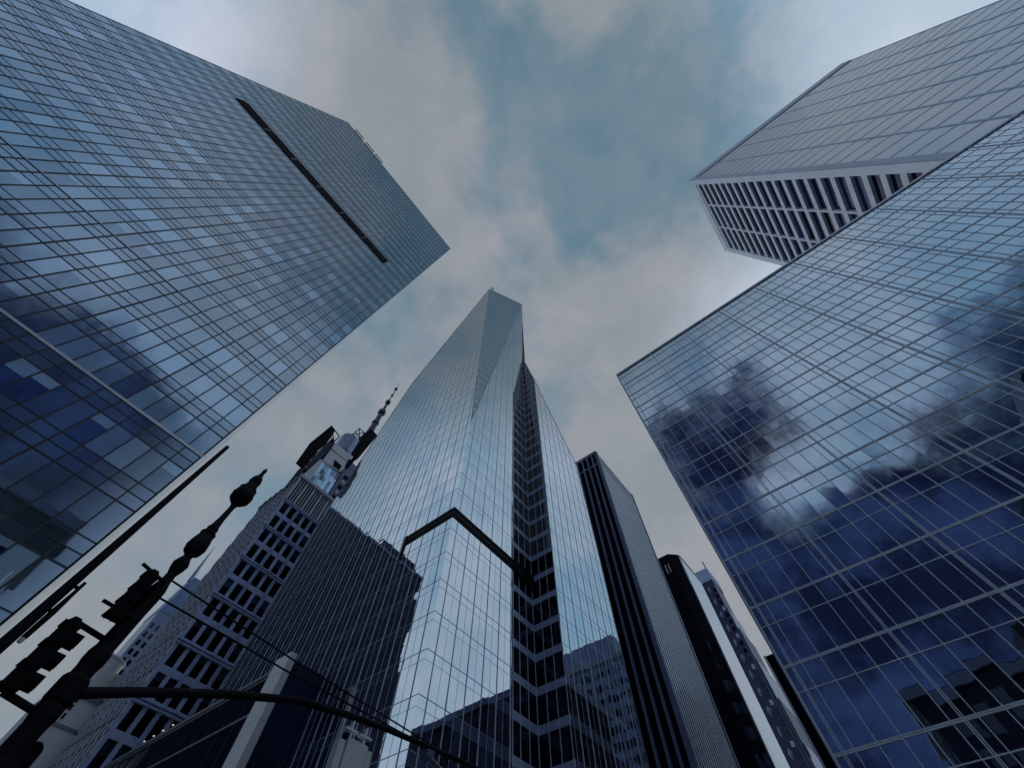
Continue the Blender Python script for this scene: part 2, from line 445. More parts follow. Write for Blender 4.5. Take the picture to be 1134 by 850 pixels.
for z in (21.0, 30.9):
    mb = MB(); f.bar(mb, LX0, LX1 + .02, z - .05, z + (.12 if z < 25 else .04), .0, .06); mb.build('bright_rail', M['mull_bright'], L)
mb = MB(); f.bar(mb, SLOT[0], SLOT[1], SLOT[2], SLOT[3], -.20, .12); mb.build('louvre_slot', M['black'], L)
for k in range(1, 6):
    mb = MB(); u = SLOT[0] + (SLOT[1] - SLOT[0]) * k / 6 ; f.bar(mb, u - .05, u + .05, SLOT[2] + .05, SLOT[3] - .05, .122, .16); mb.build('slot_divider', M['alu_dark'], L)
mb = MB(); mb.box((LX1 - .03, 23.97, 0), (LX1 + .015, 64, LZ + .1)); mb.build('end_wall', M['glass_c'], L)
for g0, g1 in ((-38.4, -36.0), (-34.6, -32.2), (-31.3, -28.9)):
    for k in range(6):
        u = g0 + (g1 - g0) * k / 5
        mb = MB(); mb.box((u - .11, 23.55, LZ + .2), (u + .11, 23.78, LZ + .75)); mb.box((u - .04, 23.7, LZ + .42), (u + .04, 24.6, LZ + .5)); mb.build('roof_bracket', M['black'], L)

# ---------------------------------------------------------------- glass block on the right
R = thing('glass_office_block', 'dark glass office block with a grid of silver mullions mirroring clouds', 'office building', (26, -28, 0), 'towers around the crossing')
RY1, RY0, RZ = 2.58, -62.0, 49.6
mb = MB(); mb.box((26.25, RY0, 0), (50, RY1 - .05, RZ - .1)); mb.build('tower_body', M['core'], R)
f = Facade((26, 0, 0), (0, 1, 0), (0, 0, 1), (-1, 0, 0))
P = [[(RY0, 0), (RY1, 0), (RY1, RZ), (RY0, RZ)]]
cols = []; y = 2.15; cols.append(('e', RY1))
while y > RY0:
    cols.append(('d', y))
    for o in (.47, 1.42, 2.37, 3.32, 4.27): cols.append(('s', y - o))
    y -= 4.72
cols = [c for c in cols if c[1] > RY0] + [('e', RY0)]
thick = [3.0, 6.4, 9.9, 13.42, 16.61, 19.91, 23.05, 26.18, 29.1, 31.96, 34.82, 37.77, 40.63, 43.53, 46.49]
thin = [t - 1.14 for t in thick] + [48.35]
us = sorted(c[1] for c in cols); zl = sorted([0.0] + thick + thin + [RZ])
def blind_r(i, j):
    return (1.0, random.uniform(.3, 1.0)) if random.random() < .25 else (0.0, 1.0)
f.panes(P, us, zl, blind_r, tilt=.0035)
build_panes(f.items, M['glass_r'], R)
mb = MB()
for k, y in cols:
    if k == 'd':
        f.bar(mb, y - .068, y - .022, 0, RZ, 0, .05); f.bar(mb, y + .022, y + .068, 0, RZ, 0, .05)
    elif k == 's': f.bar(mb, y - .021, y + .021, 0, RZ, 0, .035)
    else: f.bar(mb, y - .05, y + .05, 0, RZ, -.2, .14)
mb.build('mullion_frame', M['alu'], R)
mb = MB()
for z in thick:
    f.bar(mb, RY0, RY1, z - .065, z - .02, 0, .04); f.bar(mb, RY0, RY1, z + .02, z + .065, 0, .04); f.bar(mb, RY0, RY1, z - .018, z + .018, 0, .015)
for z in thin: f.bar(mb, RY0, RY1, z - .021, z + .021, 0, .036)
f.bar(mb, RY0, RY1 + .1, RZ - .02, RZ + .28, -.3, .16)
mb.build('transom_frame', M['alu'], R)
mb = MB(); mb.box((25.98, RY1 - .04, 0), (50, RY1 + .12, RZ)); mb.build('end_wall', M['spandrel'], R)

# ---------------------------------------------------------------- pale tower behind it, upper right
B = thing('office_tower', 'pale tower with dark ribbon windows between white bars, rising above the glass block', 'skyscraper', (85, -135, 0), 'towers around the crossing')
BZ, BY = 272.0, -89.4; BX1 = 112.0
mb = MB(); mb.box((60.4, -181.5, 0), (BX1 - .4, BY - 1.5, BZ - .6)); mb.build('tower_body', M['core'], B)
f = Facade((60, 0, 0), (0, 1, 0), (0, 0, 1), (-1, 0, 0))
mb = MB(); zl = frange(263.0 - 6.85 * 38, 264, 6.85)
pier_y = [-91.6, -104.1, -116.8, -129.5, -142.2, -154.9, -167.4, -181.0]
m1, nt, b = principled('pale_stone_and_glass_strips'); M['b_band'] = m1
b.inputs['Base Color'].default_value = (.30, .37, .46, 1); b.inputs['Roughness'].default_value = .12; b.inputs['IOR'].default_value = 2.6; b.inputs['Specular Tint'].default_value = (.8, .93, 1, 1)
for j in range(len(zl) - 1):
    for k in range(len(pier_y) - 1):
        f.panes([[(-181, 0), (BY, 0), (BY, BZ), (-181, BZ)]], [pier_y[k + 1] + .35, pier_y[k] - .35], [zl[j] + .45, zl[j + 1] - .0], tilt=.0008)
build_panes(f.items, M['b_band'], B, name='window_band')
mb = MB()
for y in pier_y: f.bar(mb, y - .36, y + .36, 0, 263.4, -.3, .14)
mb.build('pier', M['b_clad'], B)
mb = MB()
for z in zl: f.bar(mb, -181, -91.3, z - .12, z + .45, -.3, .05)
mb.build('floor_edge', M['alu_dark'], B)
mb = MB(); f.bar(mb, -181.5, BY, 265.2, BZ, -.5, .3); f.bar(mb, -181.5, -91.2, 263.2, 263.9, -.5, .22); mb.build('parapet', M['b_clad'], B)
for k in range(1, 7):
    mb = MB(); f.bar(mb, pier_y[k + 1] + .7, pier_y[k] - .7, 263.95, 265.15, -.4, .05); mb.build('roof_slot', M['black'], B)
mb = MB(); f.bar(mb, -91.2, BY - .02, 0, 265.19, -.5, .26); mb.build('corner_pier', M['b_clad'], B)
f = Facade((0, BY, 0), (1, 0, 0), (0, 0, 1), (0, 1, 0))
bx = [63.2, 77.2, 92.9, 108.0]
zl = [263.4 - 6.85 * k for k in range(25)]
items = []
for j in range(len(zl) - 1):
    for k in range(3):
        f.panes([[(60, 0), (112, 0), (112, BZ), (60, BZ)]], [bx[k] + .3, bx[k + 1] - .3], [zl[j + 1] + 1.1, zl[j] - 1.1], tilt=.002, d=-1.0,
                blind=lambda i, j: (1.0, random.uniform(.2, 1.5)))
build_panes(f.items, M['glass_b'], B, name='window')
mb = MB()
for z in zl: f.bar(mb, 60.3, 111.7, z - 1.1, z + 1.1, -1.3, .05)
mb.build('white_bar', M['stone_pale'], B)
for x in bx[1:3]:
    mb = MB(); f.bar(mb, x - .4, x + .4, 90, 264, -1.2, .12); mb.build('pier', M['stone_pale'], B)
mb = MB(); f.bar(mb, 60.02, 63.0, 0, BZ, -1.4, .3); mb.build('corner_pier', M['b_clad'], B)
mb = MB(); f.bar(mb, 108.6, 112, 0, BZ, -1.4, .3); mb.build('corner_pier', M['b_clad'], B)
mb = MB(); f.bar(mb, 63.0, 108.6, 264.9, BZ, -1.4, .3); mb.build('parapet', M['b_clad'], B)

# ---------------------------------------------------------------- faceted tower in the middle
C = thing('faceted_skyscraper', 'tall silver glass tower with folded triangular facets and a black notch at its corner', 'skyscraper', (60, 70, 0), 'towers around the crossing')
ZN0, ZN1 = 55.1, 57.8                   # black notch
pts = []
I = .5
for x, y, z in ((35, 41.8, 0), (35, 105, 0), (35, 105, 93.5), (35, 92.4, 175), (35, 49.3, 269.4), (62.57, 41.8, 294.4), (35, 41.8, 89.4), (62.5, 41.8, 0), (62.5, 105, 0), (62.5, 105, 93.5), (62.5, 60, 285)):
    pts.append((max(x, 35 + I), max(y, 41.8 + I) if y < 104 else y - .1, max(0, z - (.4 if z else 0))))
hull(pts, 'tower_body', M['core'], C)
FLR = 5.13
zbase = [27.0 + FLR * k for k in range(-5, 54)]
zl = sorted(set([0.0] + [z for z in zbase if z > 0] + [z - 1.25 for z in zbase if z > 1.3] + [ZN0, ZN1]))
zl = [z for z in zl if not (ZN0 < z < ZN1)]
# left face, plane X = 35, u = Y
fl = Facade((35, 0, 0), (0, 1, 0), (0, 0, 1), (-1, 0, 0))
PL = [[(41.8, 0), (105, 0), (105, 93.5), (92.4, 175), (49.3, 269.4), (41.8, 89.4)][::1]]
usl = [41.8] + [43.2 + 1.525 * k for k in range(41)] + [105.0]
def near_notch(i, j, u, v): return ZN0 < v < ZN1 and u < 54.4
def blind_c(i, j):
    h = zl[j + 1] - zl[j]
    if h < 1.4: return 1.0, random.uniform(.85, 1.1)
    return (1.0, random.uniform(.1, .35)) if random.random() < .3 else (0.0, 1.0)
def blind_c_dark(i, j):
    h = zl[j + 1] - zl[j]
    if h < 1.4: return 1.0, random.uniform(.15, .25)
    return 0.0, 1.0
items = []
fl.panes(PL, usl, zl, blind_c_dark, near_notch, tilt=.0022, sink=items)
# right face of the main block, plane Y = 41.8, u = X
fr = Facade((0, 41.8, 0), (1, 0, 0), (0, 0, 1), (0, -1, 0))
PR = [[(35, 0), (53.1, 0), (53.1, 115), (38.44, 115), (35, 89.4)], [(38.44, 115), (53.1, 115), (56.4, 134), (59.8, 178), (62.57, 294.4)]]
usr = [35] + [36.5 + 1.6 * k for k in range(18)]
notch_r = lambda i, j, u, v: ZN0 < v < ZN1
fr.panes(PR, usr, zl, blind_c, notch_r, tilt=.0022, sink=items)
# triangular facet
A_, B_, C_ = Vector((35, 41.8, 89.4)), Vector((35, 49.3, 269.4)), Vector((62.57, 41.8, 294.4))
nf = (C_ - A_).cross(B_ - A_).normalized()
if nf.dot(EYE - A_) < 0: nf = -nf
uf = Vector((0, 0, 1)).cross(nf).normalized()
if uf.x < 0: uf = -uf
vf = nf.cross(uf); vf = vf if vf.z > 0 else -vf
ff = Facade(A_, uf, vf, nf)
PF = [[(0, 0), ((C_ - A_).dot(uf), (C_ - A_).dot(vf)), ((B_ - A_).dot(uf), (B_ - A_).dot(vf))]]
umin = min(p[0] for p in PF[0]); umax = max(p[0] for p in PF[0]); vmax = max(p[1] for p in PF[0])
usf = frange(umin, umax, 1.6) + [umax]; vsf = frange(0, vmax, FLR) + [vmax]
vs2 = sorted(vsf + [v - 1.9 for v in vsf[1:-1]])
ff.panes(PF, usf, vs2, lambda i, j: (1.0, random.uniform(.3, .5)) if j % 2 else (0., 1.), tilt=.002, sink=items)
# wing: front plane Y = 36.2
fw = Facade((0, 36.2, 0), (1, 0, 0), (0, 0, 1), (0, -1, 0))
PW = [[(59.8, 0), (84.2, 0), (83.7, 80), (82.4, 114.7), (69.4, 133.2), (59.8, 148.5)]]
usw = [59.8, 60.6] + [62.2 + 1.6 * k for k in range(14)] + [84.2]
fw.panes(PW, usw, zl, blind_c, tilt=.0022, sink=items)
build_panes(items, M['glass_c'], C)
hull([(60.3, 36.7, 0), (84, 36.7, 0), (83.5, 36.7, 79.8), (82.2, 36.7, 114.3), (60.3, 36.7, 147.5), (60.3, 41.6, 176), (60.3, 70, 176), (84, 70, 0), (82.2, 70, 135)], 'wing_body', M['core'], C)
# mullions and transoms
NL = lambda r, u: [(r[0], min(r[1], ZN0)), (max(r[0], ZN1), r[1])] if u < 54.4 else [r]
NR = lambda r, u: [q for q in ((r[0], min(r[1], ZN0)), (max(r[0], ZN1), r[1])) if q[1] - q[0] > .05]
mb = MB()
for i, u in enumerate(usl[1:-1]): fl.vbar(mb, PL, u, .085 if i % 2 == 0 else .035, 0, .08 if i % 2 == 0 else .02, NL)
for i, u in enumerate(usr[1:]): fr.vbar(mb, PR, u, .085 if i % 2 == 0 else .035, 0, .08 if i % 2 == 0 else .02, NR)
for i, u in enumerate(usw[1:-1]): fw.vbar(mb, PW, u, .085 if i % 2 == 1 else .035, 0, .08 if i % 2 == 1 else .02)
for i, u in enumerate(usf[1:-1]): ff.vbar(mb, PF, u, .07, 0, .05)
mb.build('mullion_frame', M['alu_fin'], C)
mb = MB()
for z in zbase:
    if z <= 1 : continue
    for F, PP in ((fl, PL), (fr, PR), (fw, PW)):
        F.hbar(mb, PP, z, .07, 0, .03)
        F.hbar(mb, PP, z - 1.25, .03, 0, .02)
for v in vs2[1:]: ff.hbar(mb, PF, v, .34, 0, .05)  # facet bars dense and thick, standing in for its darker mirror image
mb.build('transom_frame', M['alu_dark'], C)
# fold edges
mb = MB()
def edge(mb, a, b, r=.10): mb.tube([a, b], r, 6)
for a, b in ((A_, B_), (A_, C_), (B_, C_), ((35, 105, 93.5), (35, 92.4, 175)), ((35, 92.4, 175), B_)):
    edge(mb, a, b, .13)
edge(mb, (59.85, 36.2, 148.5), (69.4, 36.2, 133.2)); edge(mb, (69.4, 36.2, 133.2), (82.4, 36.2, 114.7)); edge(mb, (82.4, 36.2, 114.7), (83.7, 36.2, 80)); edge(mb, (83.7, 36.2, 80), (84.2, 36.2, 0))
edge(mb, (59.8, 41.8, 178), C_)
mb.build('fold_edge', M['alu_dark'], C)
mb = MB(); mb.box((35.0, 41.8, ZN0 + .02), (35.45, 54.2, ZN1 - .02)); mb.box((35.46, 41.8, ZN0 + .02), (53.1, 42.25, ZN1 - .02)); mb.box((53.1, 41.5, ZN0 + .02), (59.9, 42.2, ZN1 - .02))
mb.box((34.86, 54.2, 52.3), (34.99, 54.95, ZN1 - .02))
mb.build('black_notch', M['black'], C)
# dark re-entrant slot between main block and wing
slot_items = []
fs = Facade((0, 42.1, 0), (1, 0, 0), (0, 0, 1), (0, -1, 0))
PS = [[(53.1, 0), (59.8, 0), (59.8, 178), (56.4, 134), (53.1, 115)]]
fk = Facade((59.8, 0, 0), (0, 1, 0), (0, 0, 1), (-1, 0, 0))
PK = [[(36.2, 0), (42.1, 0), (42.1, 184), (36.2, 148.5)]]
zs = [z for z in zl if z < 190 and not (ZN0 <= z <= ZN1)]
fs.panes(PS, [53.1, 55.3, 57.5, 59.8], zs, None, lambda i, j, u, v: any(z - 1.25 < v < z for z in zbase), sink=slot_items)
fk.panes(PK, [36.2, 38.2, 40.1, 42.1], zs, None, lambda i, j, u, v: any(z - 1.25 < v < z for z in zbase), sink=slot_items)
build_panes(slot_items, M['glass_d'], C, name='slot_window')
for z in zbase:
    if 1.3 < z < 186:
        mb = MB()
        for F, PP in ((fs, PS), (fk, PK)): F.hbar(mb, PP, z - .62, 1.2, -.2, .04)
        mb.build('slot_spandrel', M['spandrel_pale'], C)
mb = MB()
for u in (55.3, 57.5, 59.72): fs.vbar(mb, PS, u, .09, 0, .1)
for u in (36.3, 38.2, 40.1): fk.vbar(mb, PK, u, .09, 0, .1)
fs.vbar(mb, PS, 53.15, .1, 0, .35)
mb.build('slot_mullion', M['alu_fin'], C)
mb = MB(); mb.tube([(37.2, 49.0, 268), (37.2, 49.0, 281)], .35, 6); mb.tube([(37.2, 49, 279), (38.4, 49, 282)], .25, 6); mb.build('roof_mast', M['black'], C)

# ---------------------------------------------------------------- low podium in front of the faceted tower
Q = thing('podium_building', 'low dark glass podium with a pale corner pilaster at the foot of the faceted tower', 'building', (32, 90, 0), 'low buildings at the foot of the towers')
mb = MB(); mb.box((29.35, 65.7, 0), (34.7, 122, 35.2)); mb.build('podium_body', M['core'], Q)
f = Facade((29, 0, 0), (0, 1, 0), (0, 0, 1), (-1, 0, 0))
f.panes([[(69.2, 0), (122, 0), (122, 35.3), (69.2, 35.3)]], [69.2 + 4.06 * k for k in range(14)], [0, 12, 18, 24, 30.2, 35.3], tilt=.002)
items = f.items
f2 = Facade((0, 65.4, 0), (1, 0, 0), (0, 0, 1), (0, -1, 0))
f2.panes([[(29.4, 0), (35, 0), (35, 36.2), (29.4, 36.2)]], [29.6, 31.4, 33.2, 35], [0, 12, 18, 24, 30.2, 36.2], tilt=.002, sink=items)
build_panes(items, M['glass_d'], Q, name='window_pane')
for z, h, m in ((35.6, .5, 'alu_dark'), (34.9, .2, 'alu_dark'), (30.2, .28, 'alu_dark'), (24, .2, 'dark_blue'), (18, .2, 'dark_blue')):
    mb = MB(); f.bar(mb, 69.2, 122, z - h / 2, z + h / 2, -.3, .25); mb.build('beam', M[m], Q)
mb = MB()
for k in range(14): f.bar(mb, 69.2 + 4.06 * k - .05, 69.2 + 4.06 * k + .05, 0, 34.7, 0, .1)
for x in (29.6, 31.4, 33.2): f2.bar(mb, x - .05, x + .05, 0, 36.2, 0, .1)
mb.build('mullion_frame', M['dark_blue'], Q)
mb = MB()
for k, (a, b) in enumerate(((0, 10.4), (10.45, 16.4), (16.45, 22.4), (22.45, 28.4), (28.45, 34.2), (34.25, 36.9))): f.bar(mb, 65.3, 69.15, a, b, -.5, .6)
mb.build('corner_pilaster', M['white'], Q)
for k in range(4):
    mb = MB(); y = 108.3 - k * 3.2; f.bar(mb, y - .12, y + .14, 36.3, 36.42, .0, .2); mb.build('soffit_lamp', M['glow'], Q)
mb = MB(); mb.box((29.1, 69.2, 35.86), (34.6, 122, 36.28)); mb.build('roof', M['core'], Q)

# ---------------------------------------------------------------- stone tower with square windows and rooftop machinery (behind, left of the faceted tower)
A = thing('stone_skyscraper', 'stone tower with paired square windows, a slanted black roof frame and a mast', 'skyscraper', (44, 139, 0), 'towers around the crossing')
AX, AY, AZ = 26.0, 125.0, 108.2
mb = MB(); mb.box((AX + .5, AY + .5, 0), (62, 152, 120)); mb.build('tower_body', M['core'], A)
f = Facade((0, AY, 0), (1, 0, 0), (0, 0, 1), (0, -1, 0))
wx = [27.0 + 3.07 * k for k in range(11)]
rows = [108.2 - 6.09 * k for k in range(17)]
items = []
for z in rows:
    for x in wx:
        f.panes([[(0, 0), (90, 0), (90, 130), (0, 130)]], [x, x + 2.1], [z - 5.5, z - .9], lambda i, j: (random.choice((0, .3, .5)), random.uniform(.4, 1.2)), tilt=.004, d=-.35, sink=items)
build_panes(items, M['glass_a'], A, name='window')
mb = MB()
edges = [AX] + [v for x in wx for v in (x, x + 2.1)] + [62.0]
for i in range(0, len(edges), 2): f.bar(mb, edges[i], edges[i + 1], 4.9, 108.0, -.5, .0)
for z in rows: f.bar(mb, AX, 62, z - .9, z + .59 - .0, -.48, .02)
mb.build('stone_wall', M['stone'], A)
mb = MB()
for k, z in enumerate(rows):
    if k % 2 == 0:
        f.bar(mb, AX - .3, 62, z - .15, z + .25, .02, .5); f.bar(mb, AX - .3, 62, z - .85, z - .55, .02, .4)
mb.build('cornice', M['stone'], A)
mb = MB()
for i, x in enumerate(wx[:-1]):
    if i % 2 == 1:
        f.bar(mb, x + 2.25, x + 2.42, 5, 107, .03, .35); f.bar(mb, x + 2.68, x + 2.85, 5, 107, .03, .35)
mb.build('pilaster_rib', M['stone'], A)
# louvred storey
mb = MB()
x = AX
k = 0
while x < 60:
    w = .9 if k % 3 == 0 else .35
    f.bar(mb, x, x + w, 108.9, 119.8, -.45, .1); x += w + .62; k += 1
mb.build('louvre_fin', M['stone_pale'], A)
mb = MB(); f.bar(mb, AX - .4, 62, 119.8, 121.0, -.5, .6); mb.build('cornice', M['stone_pale'], A)
# textured flank
f2 = Facade((AX, 0, 0), (0, 1, 0), (0, 0, 1), (-1, 0, 0))
items = []; mbw = MB(); mbf = MB()
for k in range(38):
    z = 120 - 3.05 * k
    mbw.poly([f2.pt(AY, z - 3.05, -.3), f2.pt(152, z - 3.05, -.3), f2.pt(152, z, -.3), f2.pt(AY, z, -.3)])
    for y in frange(AY + .6 + (k % 2) * 1.4, 151, 2.8):
        f2.panes([[(AY, 0), (152, 0), (152, 130), (AY, 130)]], [y, y + 1.85], [z - 2.5, z - .4], d=-.25, sink=items)
        f2.bar(mbf, y - .85, y - .06, z - 2.85 - .25 * (k % 3), z - .35, -.3, .10)
build_panes(items, M['glass_a'], A, name='flank_window')
mbw.build('flank_wall', M['dark_blue'], A); mbf.build('flank_fin', M['stone_pale'], A)
mb = MB(); f2.bar(mb, AY - .3, 152, 119.9, 121.05, -.4, .35)
for y in frange(AY, 152, 3.4): f2.bar(mb, y, y + 1.2, 121.05, 122.6, -.3, .3)
mb.build('parapet', M['dark_blue'], A)
# upper block
mb = MB(); mb.box((28.4, 127.4, 121), (56, 150, 146)); mb.build('crown_body', M['core'], A)
f3 = Facade((0, 127, 0), (1, 0, 0), (0, 0, 1), (0, -1, 0))
def quad3(name, mat, pix, d=0.0):
    mb = MB(); p = [on_y(x, y, 127) for x, y in pix]; n = Vector((0, -1, 0))
    q = [v + n * (.35 + d) for v in p]; back = [v - n * .4 for v in p]
    mb.hexa(back + q) ; mb.build(name, mat, A)
quad3('crown_panel', M['white'], [(334, 527), (342, 532), (357, 512), (354, 509)])
items = []
ga, gb = on_y(340, 532, 127), on_y(375, 525, 127)
f3.panes([[(28.4, 121), (60, 121), (60, 150), (28.4, 150)]], [28.7 + 1.3 * k for k in range(9)], [121.2, 123.8, 126.4, 129, 131.6, 134.9], lambda i, j: (1.0, random.uniform(.5, 3.5)), tilt=.006, d=.1, sink=items)
build_panes(items, M['glass_l'], A, name='crown_window')
mb = MB(); f3.bar(mb, 28.4, 39.2, 134.9, 135.4, -.3, .3); f3.bar(mb, 28.4, 28.7, 121, 135, -.3, .3); mb.build('crown_frame', M['stone_pale'], A)
quad3('crown_panel', M['white'], [(357, 510), (377, 523), (386, 513), (366, 498)])
quad3('crown_panel', M['white'], [(367, 497), (386, 512), (391, 506), (371, 490)])
quad3('crown_window', M['glass_l'], [(368, 516), (375, 521), (378, 516), (370, 509)], .06)
quad3('crown_window', M['glass_l'], [(381, 517), (384, 519.5), (391, 512), (386, 508)], .06)
for k in range(5):
    mb = MB(); x = 41.2 + .0 * k; z = 123 + k * 3.1; f3.bar(mb, x, x + 6, z, z + 1.7, -.1, .25); mb.build('crown_band', M['stone_pale'] if k % 2 else M['e_dark'], A)
mb = MB(); mb.box((39.6, 127.05, 121), (56, 127.3, 146)); mb.build('crown_wall', M['spandrel'], A)
# slanted black frame
def px3(mb, pix, y0, th):
    p = [on_y(x, y, y0) for x, y in pix]; q = [v + Vector((0, th, 0)) for v in p]
    n = len(p)
    mb.poly(p); mb.poly(list(reversed(q)))
    for i in range(n): mb.poly([p[i], p[(i + 1) % n], q[(i + 1) % n], q[i]])
mb = MB(); px3(mb, [(329.5, 511), (345, 489), (367, 471), (371, 477), (364, 488), (353, 498), (343, 510), (336, 517)], 126.2, 1.2); mb.build('roof_frame', M['black'], A)
mb = MB()
for a, b in (((367, 471), (376, 483)), ((376, 483), (370, 489)), ((367, 471), (370, 489)), ((370, 489), (362, 478)), ((335, 514), (345, 503)), ((340, 515), (350, 503)), ((331, 513), (338, 520)), ((345, 503), (366, 488)), ((340, 511), (362, 492))):
    mb.tube([on_y(*a, 126.8), on_y(*b, 126.8)], .28, 5)
mb.build('roof_truss', M['dark_blue'], A)
mb = MB(); px3(mb, [(337, 519), (342, 523), (371, 491), (367, 486)], 127.2, 1.5); mb.build('roof_beam', M['dark_blue'], A)
dc = on_y(386, 491, 133); mb = MB(); mb.lathe((dc.x, 134), [(152.5 + .9 * k, 4.7 + (.12 if k % 2 else 0)) for k in range(14)], 28); mb.build('roof_drum', M['drum'], A)
mb = MB()
for a, b in (((390, 481), (398, 474)), ((398, 474), (404, 479)), ((390, 481), (404, 479)), ((394, 478), (398, 485)), ((398, 474), (398, 488)), ((404, 479), (396, 489))):
    mb.tube([on_y(*a, 132), on_y(*b, 132)], .25, 5)
mb.build('roof_truss', M['dark_blue'], A)
mb = MB(); px3(mb, [(391, 503), (397, 507), (418, 482), (411, 474), (404, 481)], 130, 8); mb.build('plant_room', M['black'], A)
ap = on_y(411, 476, 134)
mb = MB(); mb.lathe((ap.x, 134), [(ap.z - 4, 1.9), (ap.z + 6, 1.5), (ap.z + 7, 2.1), (ap.z + 9, 1.6), (ap.z + 17, 1.25), (ap.z + 18, 2.2), (ap.z + 20.5, 2.2), (ap.z + 21.5, .9), (ap.z + 30, .7), (ap.z + 30.6, 1.5), (ap.z + 33, 1.5), (ap.z + 33.6, .35), (ap.z + 40, .35), (ap.z + 40.4, .8), (ap.z + 41.6, .8), (ap.z + 42, .35), (ap.z + 49, .3), (ap.z + 49.4, .95), (ap.z + 51, .95), (ap.z + 51.5, .22), (ap.z + 59, .12)], 10); mb.build('roof_mast', M['dark_blue'], A)

A.scale = (1.048, 1.048, 1.048); A.location = (46.1, 145.7, -.08)

# ---------------------------------------------------------------- black striped tower (right of the faceted tower)
D = thing('striped_skyscraper', 'black tower with grey piers on its narrow side and fine white ribs beside', 'skyscraper', (132, 50, 0), 'towers along the far street')
DX, DY, DZ = 115.0, 38.6, 160.4
mb = MB(); mb.box((DX + .4, DY + .4, 0), (149.6, 62, DZ - .3)); mb.build('tower_body', M['core'], D)
f = Facade((DX, 0, 0), (0, 1, 0), (0, 0, 1), (-1, 0, 0))
items = []
dy = [39.7, 42.5, 45.3, 48.1, 50.9, 53.7, 56.5, 59.3]
f.panes([[(DY, 0), (62, 0), (62, DZ), (DY, DZ)]], [39.2] + [y + 1.4 for y in dy], frange(0, 158, 4.0) + [158.4], tilt=.001, d=-.1, sink=items)
f2 = Facade((0, DY, 0), (1, 0, 0), (0, 0, 1), (0, -1, 0))
items2 = []
xs = [115.9 + 1.68 * k for k in range(21)]
f2.panes([[(DX, 0), (149.8, 0), (149.8, DZ), (DX, DZ)]], xs, frange(0, 152, 4.0) + [152], tilt=.004, d=-.05, sink=items2)
build_panes(items, M['glass_d'], D, name='window_strip'); build_panes(items2, M['glass_a'], D, name='rib_window')
for y in (41.5, 44.2, 47.0, 49.9, 52.8, 55.7, 58.6):
    mb = MB(); f.bar(mb, y - .36, y + .36, 0, 158.6, -.3, .5); mb.build('pier', M['spandrel'], D)
mb = MB(); f.bar(mb, DY + .02, DY + .95, 0, 158.6, -.3, .4); mb.build('corner_pier', M['spandrel'], D)
mb = MB(); f.bar(mb, DY, 62, 158.6, DZ, -.4, .55); mb.build('parapet', M['spandrel'], D)
mb = MB(); f.bar(mb, DY + .95, 62, 150.7, 151.15, -.1, .55); mb.build('cross_rail', M['spandrel_pale'], D)
mb = MB()
for x in xs: f2.bar(mb, x - .26, x + .26, 0, 160.0, -.1, .10)
mb.build('rib', M['alu'], D)
mb = MB(); f2.bar(mb, DX + .02, 115.6, 0, 160.1, -.3, .38); f2.bar(mb, 149.1, 149.8, 0, 160.1, -.3, .38); mb.build('corner_pier', M['spandrel'], D)
mb = MB(); f2.bar(mb, 115.6, 149.1, 152.0, 159.4, -.2, .06); mb.build('louvre_band', M['black'], D)

# ---------------------------------------------------------------- black slab tower
E_ = thing('black_skyscraper', 'plain black tower with a chamfered corner and two small pale vents near its roof', 'skyscraper', (185, 42, 0), 'towers along the far street')
mb = MB(); mb.prism([(170, 55), (170, 38.0), (173.3, 34.4), (192, 38.7), (192, 55)], 0, 135.8); mb.build('tower_body', M['e_dark'], E_)
cd = Vector((3.3, -3.6, 0)).normalized(); nn = Vector((-3.6, -3.3, 0)).normalized()
f = Facade(Vector((170, 38, 0)) + nn * .06, cd, (0, 0, 1), nn)
f.panes([[(0, 0), (4.88, 0), (4.88, 135), (0, 135)]], [.4, 1.7, 3.1, 4.5], frange(3, 132, 3.4), lambda i, j: (1.0, random.uniform(.0, .7)), skip=lambda i, j, u, v: j % 2 == 1 or v > 95, sink=f.items)
build_panes(f.items, M['glass_d'], E_, name='window')
for y in (39.4, 41.0):
    mb = MB(); mb.box((169.8, y, 126.5), (170.1, y + .55, 131)); mb.build('roof_vent', M['stone_pale'], E_)

# ---------------------------------------------------------------- blank white slab behind it
F_ = thing('white_slab_tower', 'blank white slab wall behind the black chamfered tower', 'building', (206, 48, 0), 'towers along the far street')
mb = MB(); mb.box((194.2, 38, 0), (219.5, 60, 150.5)); mb.build('slab_wall', M['limestone'], F_)
mb = MB(); mb.box((194.0, 37.7, 150.5), (219.7, 60.2, 151.3)); mb.build('roof_edge', M['alu_dark'], F_)

# ---------------------------------------------------------------- ornate stepped tower
G = thing('stepped_tower', 'slim dark stepped tower with a column of pale oval bays', 'building', (275, 42, 0), 'towers along the far street')
mb = MB(); mb.box((260, 37.8, 0), (277, 50, 176)); mb.build('tower_body', M['dark_blue'], G)
mb = MB(); mb.box((259.6, 37.4, 176), (277.4, 50.4, 184.5)); mb.build('tower_crown', M['stone'], G)
mb = MB(); mb.tube([(262, 38.2, 184.5), (262, 38.2, 191)], .4, 6); mb.build('roof_mast', M['dark_blue'], G)
for k, (x1, y0, zt) in enumerate(((281, 37.3, 157), (286, 36.8, 145), (292, 36.2, 128), (298, 35.6, 110), (303, 35.0, 92))):
    mb = MB(); mb.box((261 + k, y0, 0), (x1, 49, zt)); mb.build('step', M['dark_blue'] if k % 2 else M['spandrel'], G)
for k in range(14):
    z = 170 - 8.2 * k
    mb = MB(); mb.lathe((259.9, 42.0), [(z - 2.2, .2), (z - 1.6, .6), (z, .8 + .25 * (k % 3)), (z + 1.6, .6), (z + 2.2, .2)], 12); mb.build('oval_bay', M['spandrel'], G, True)
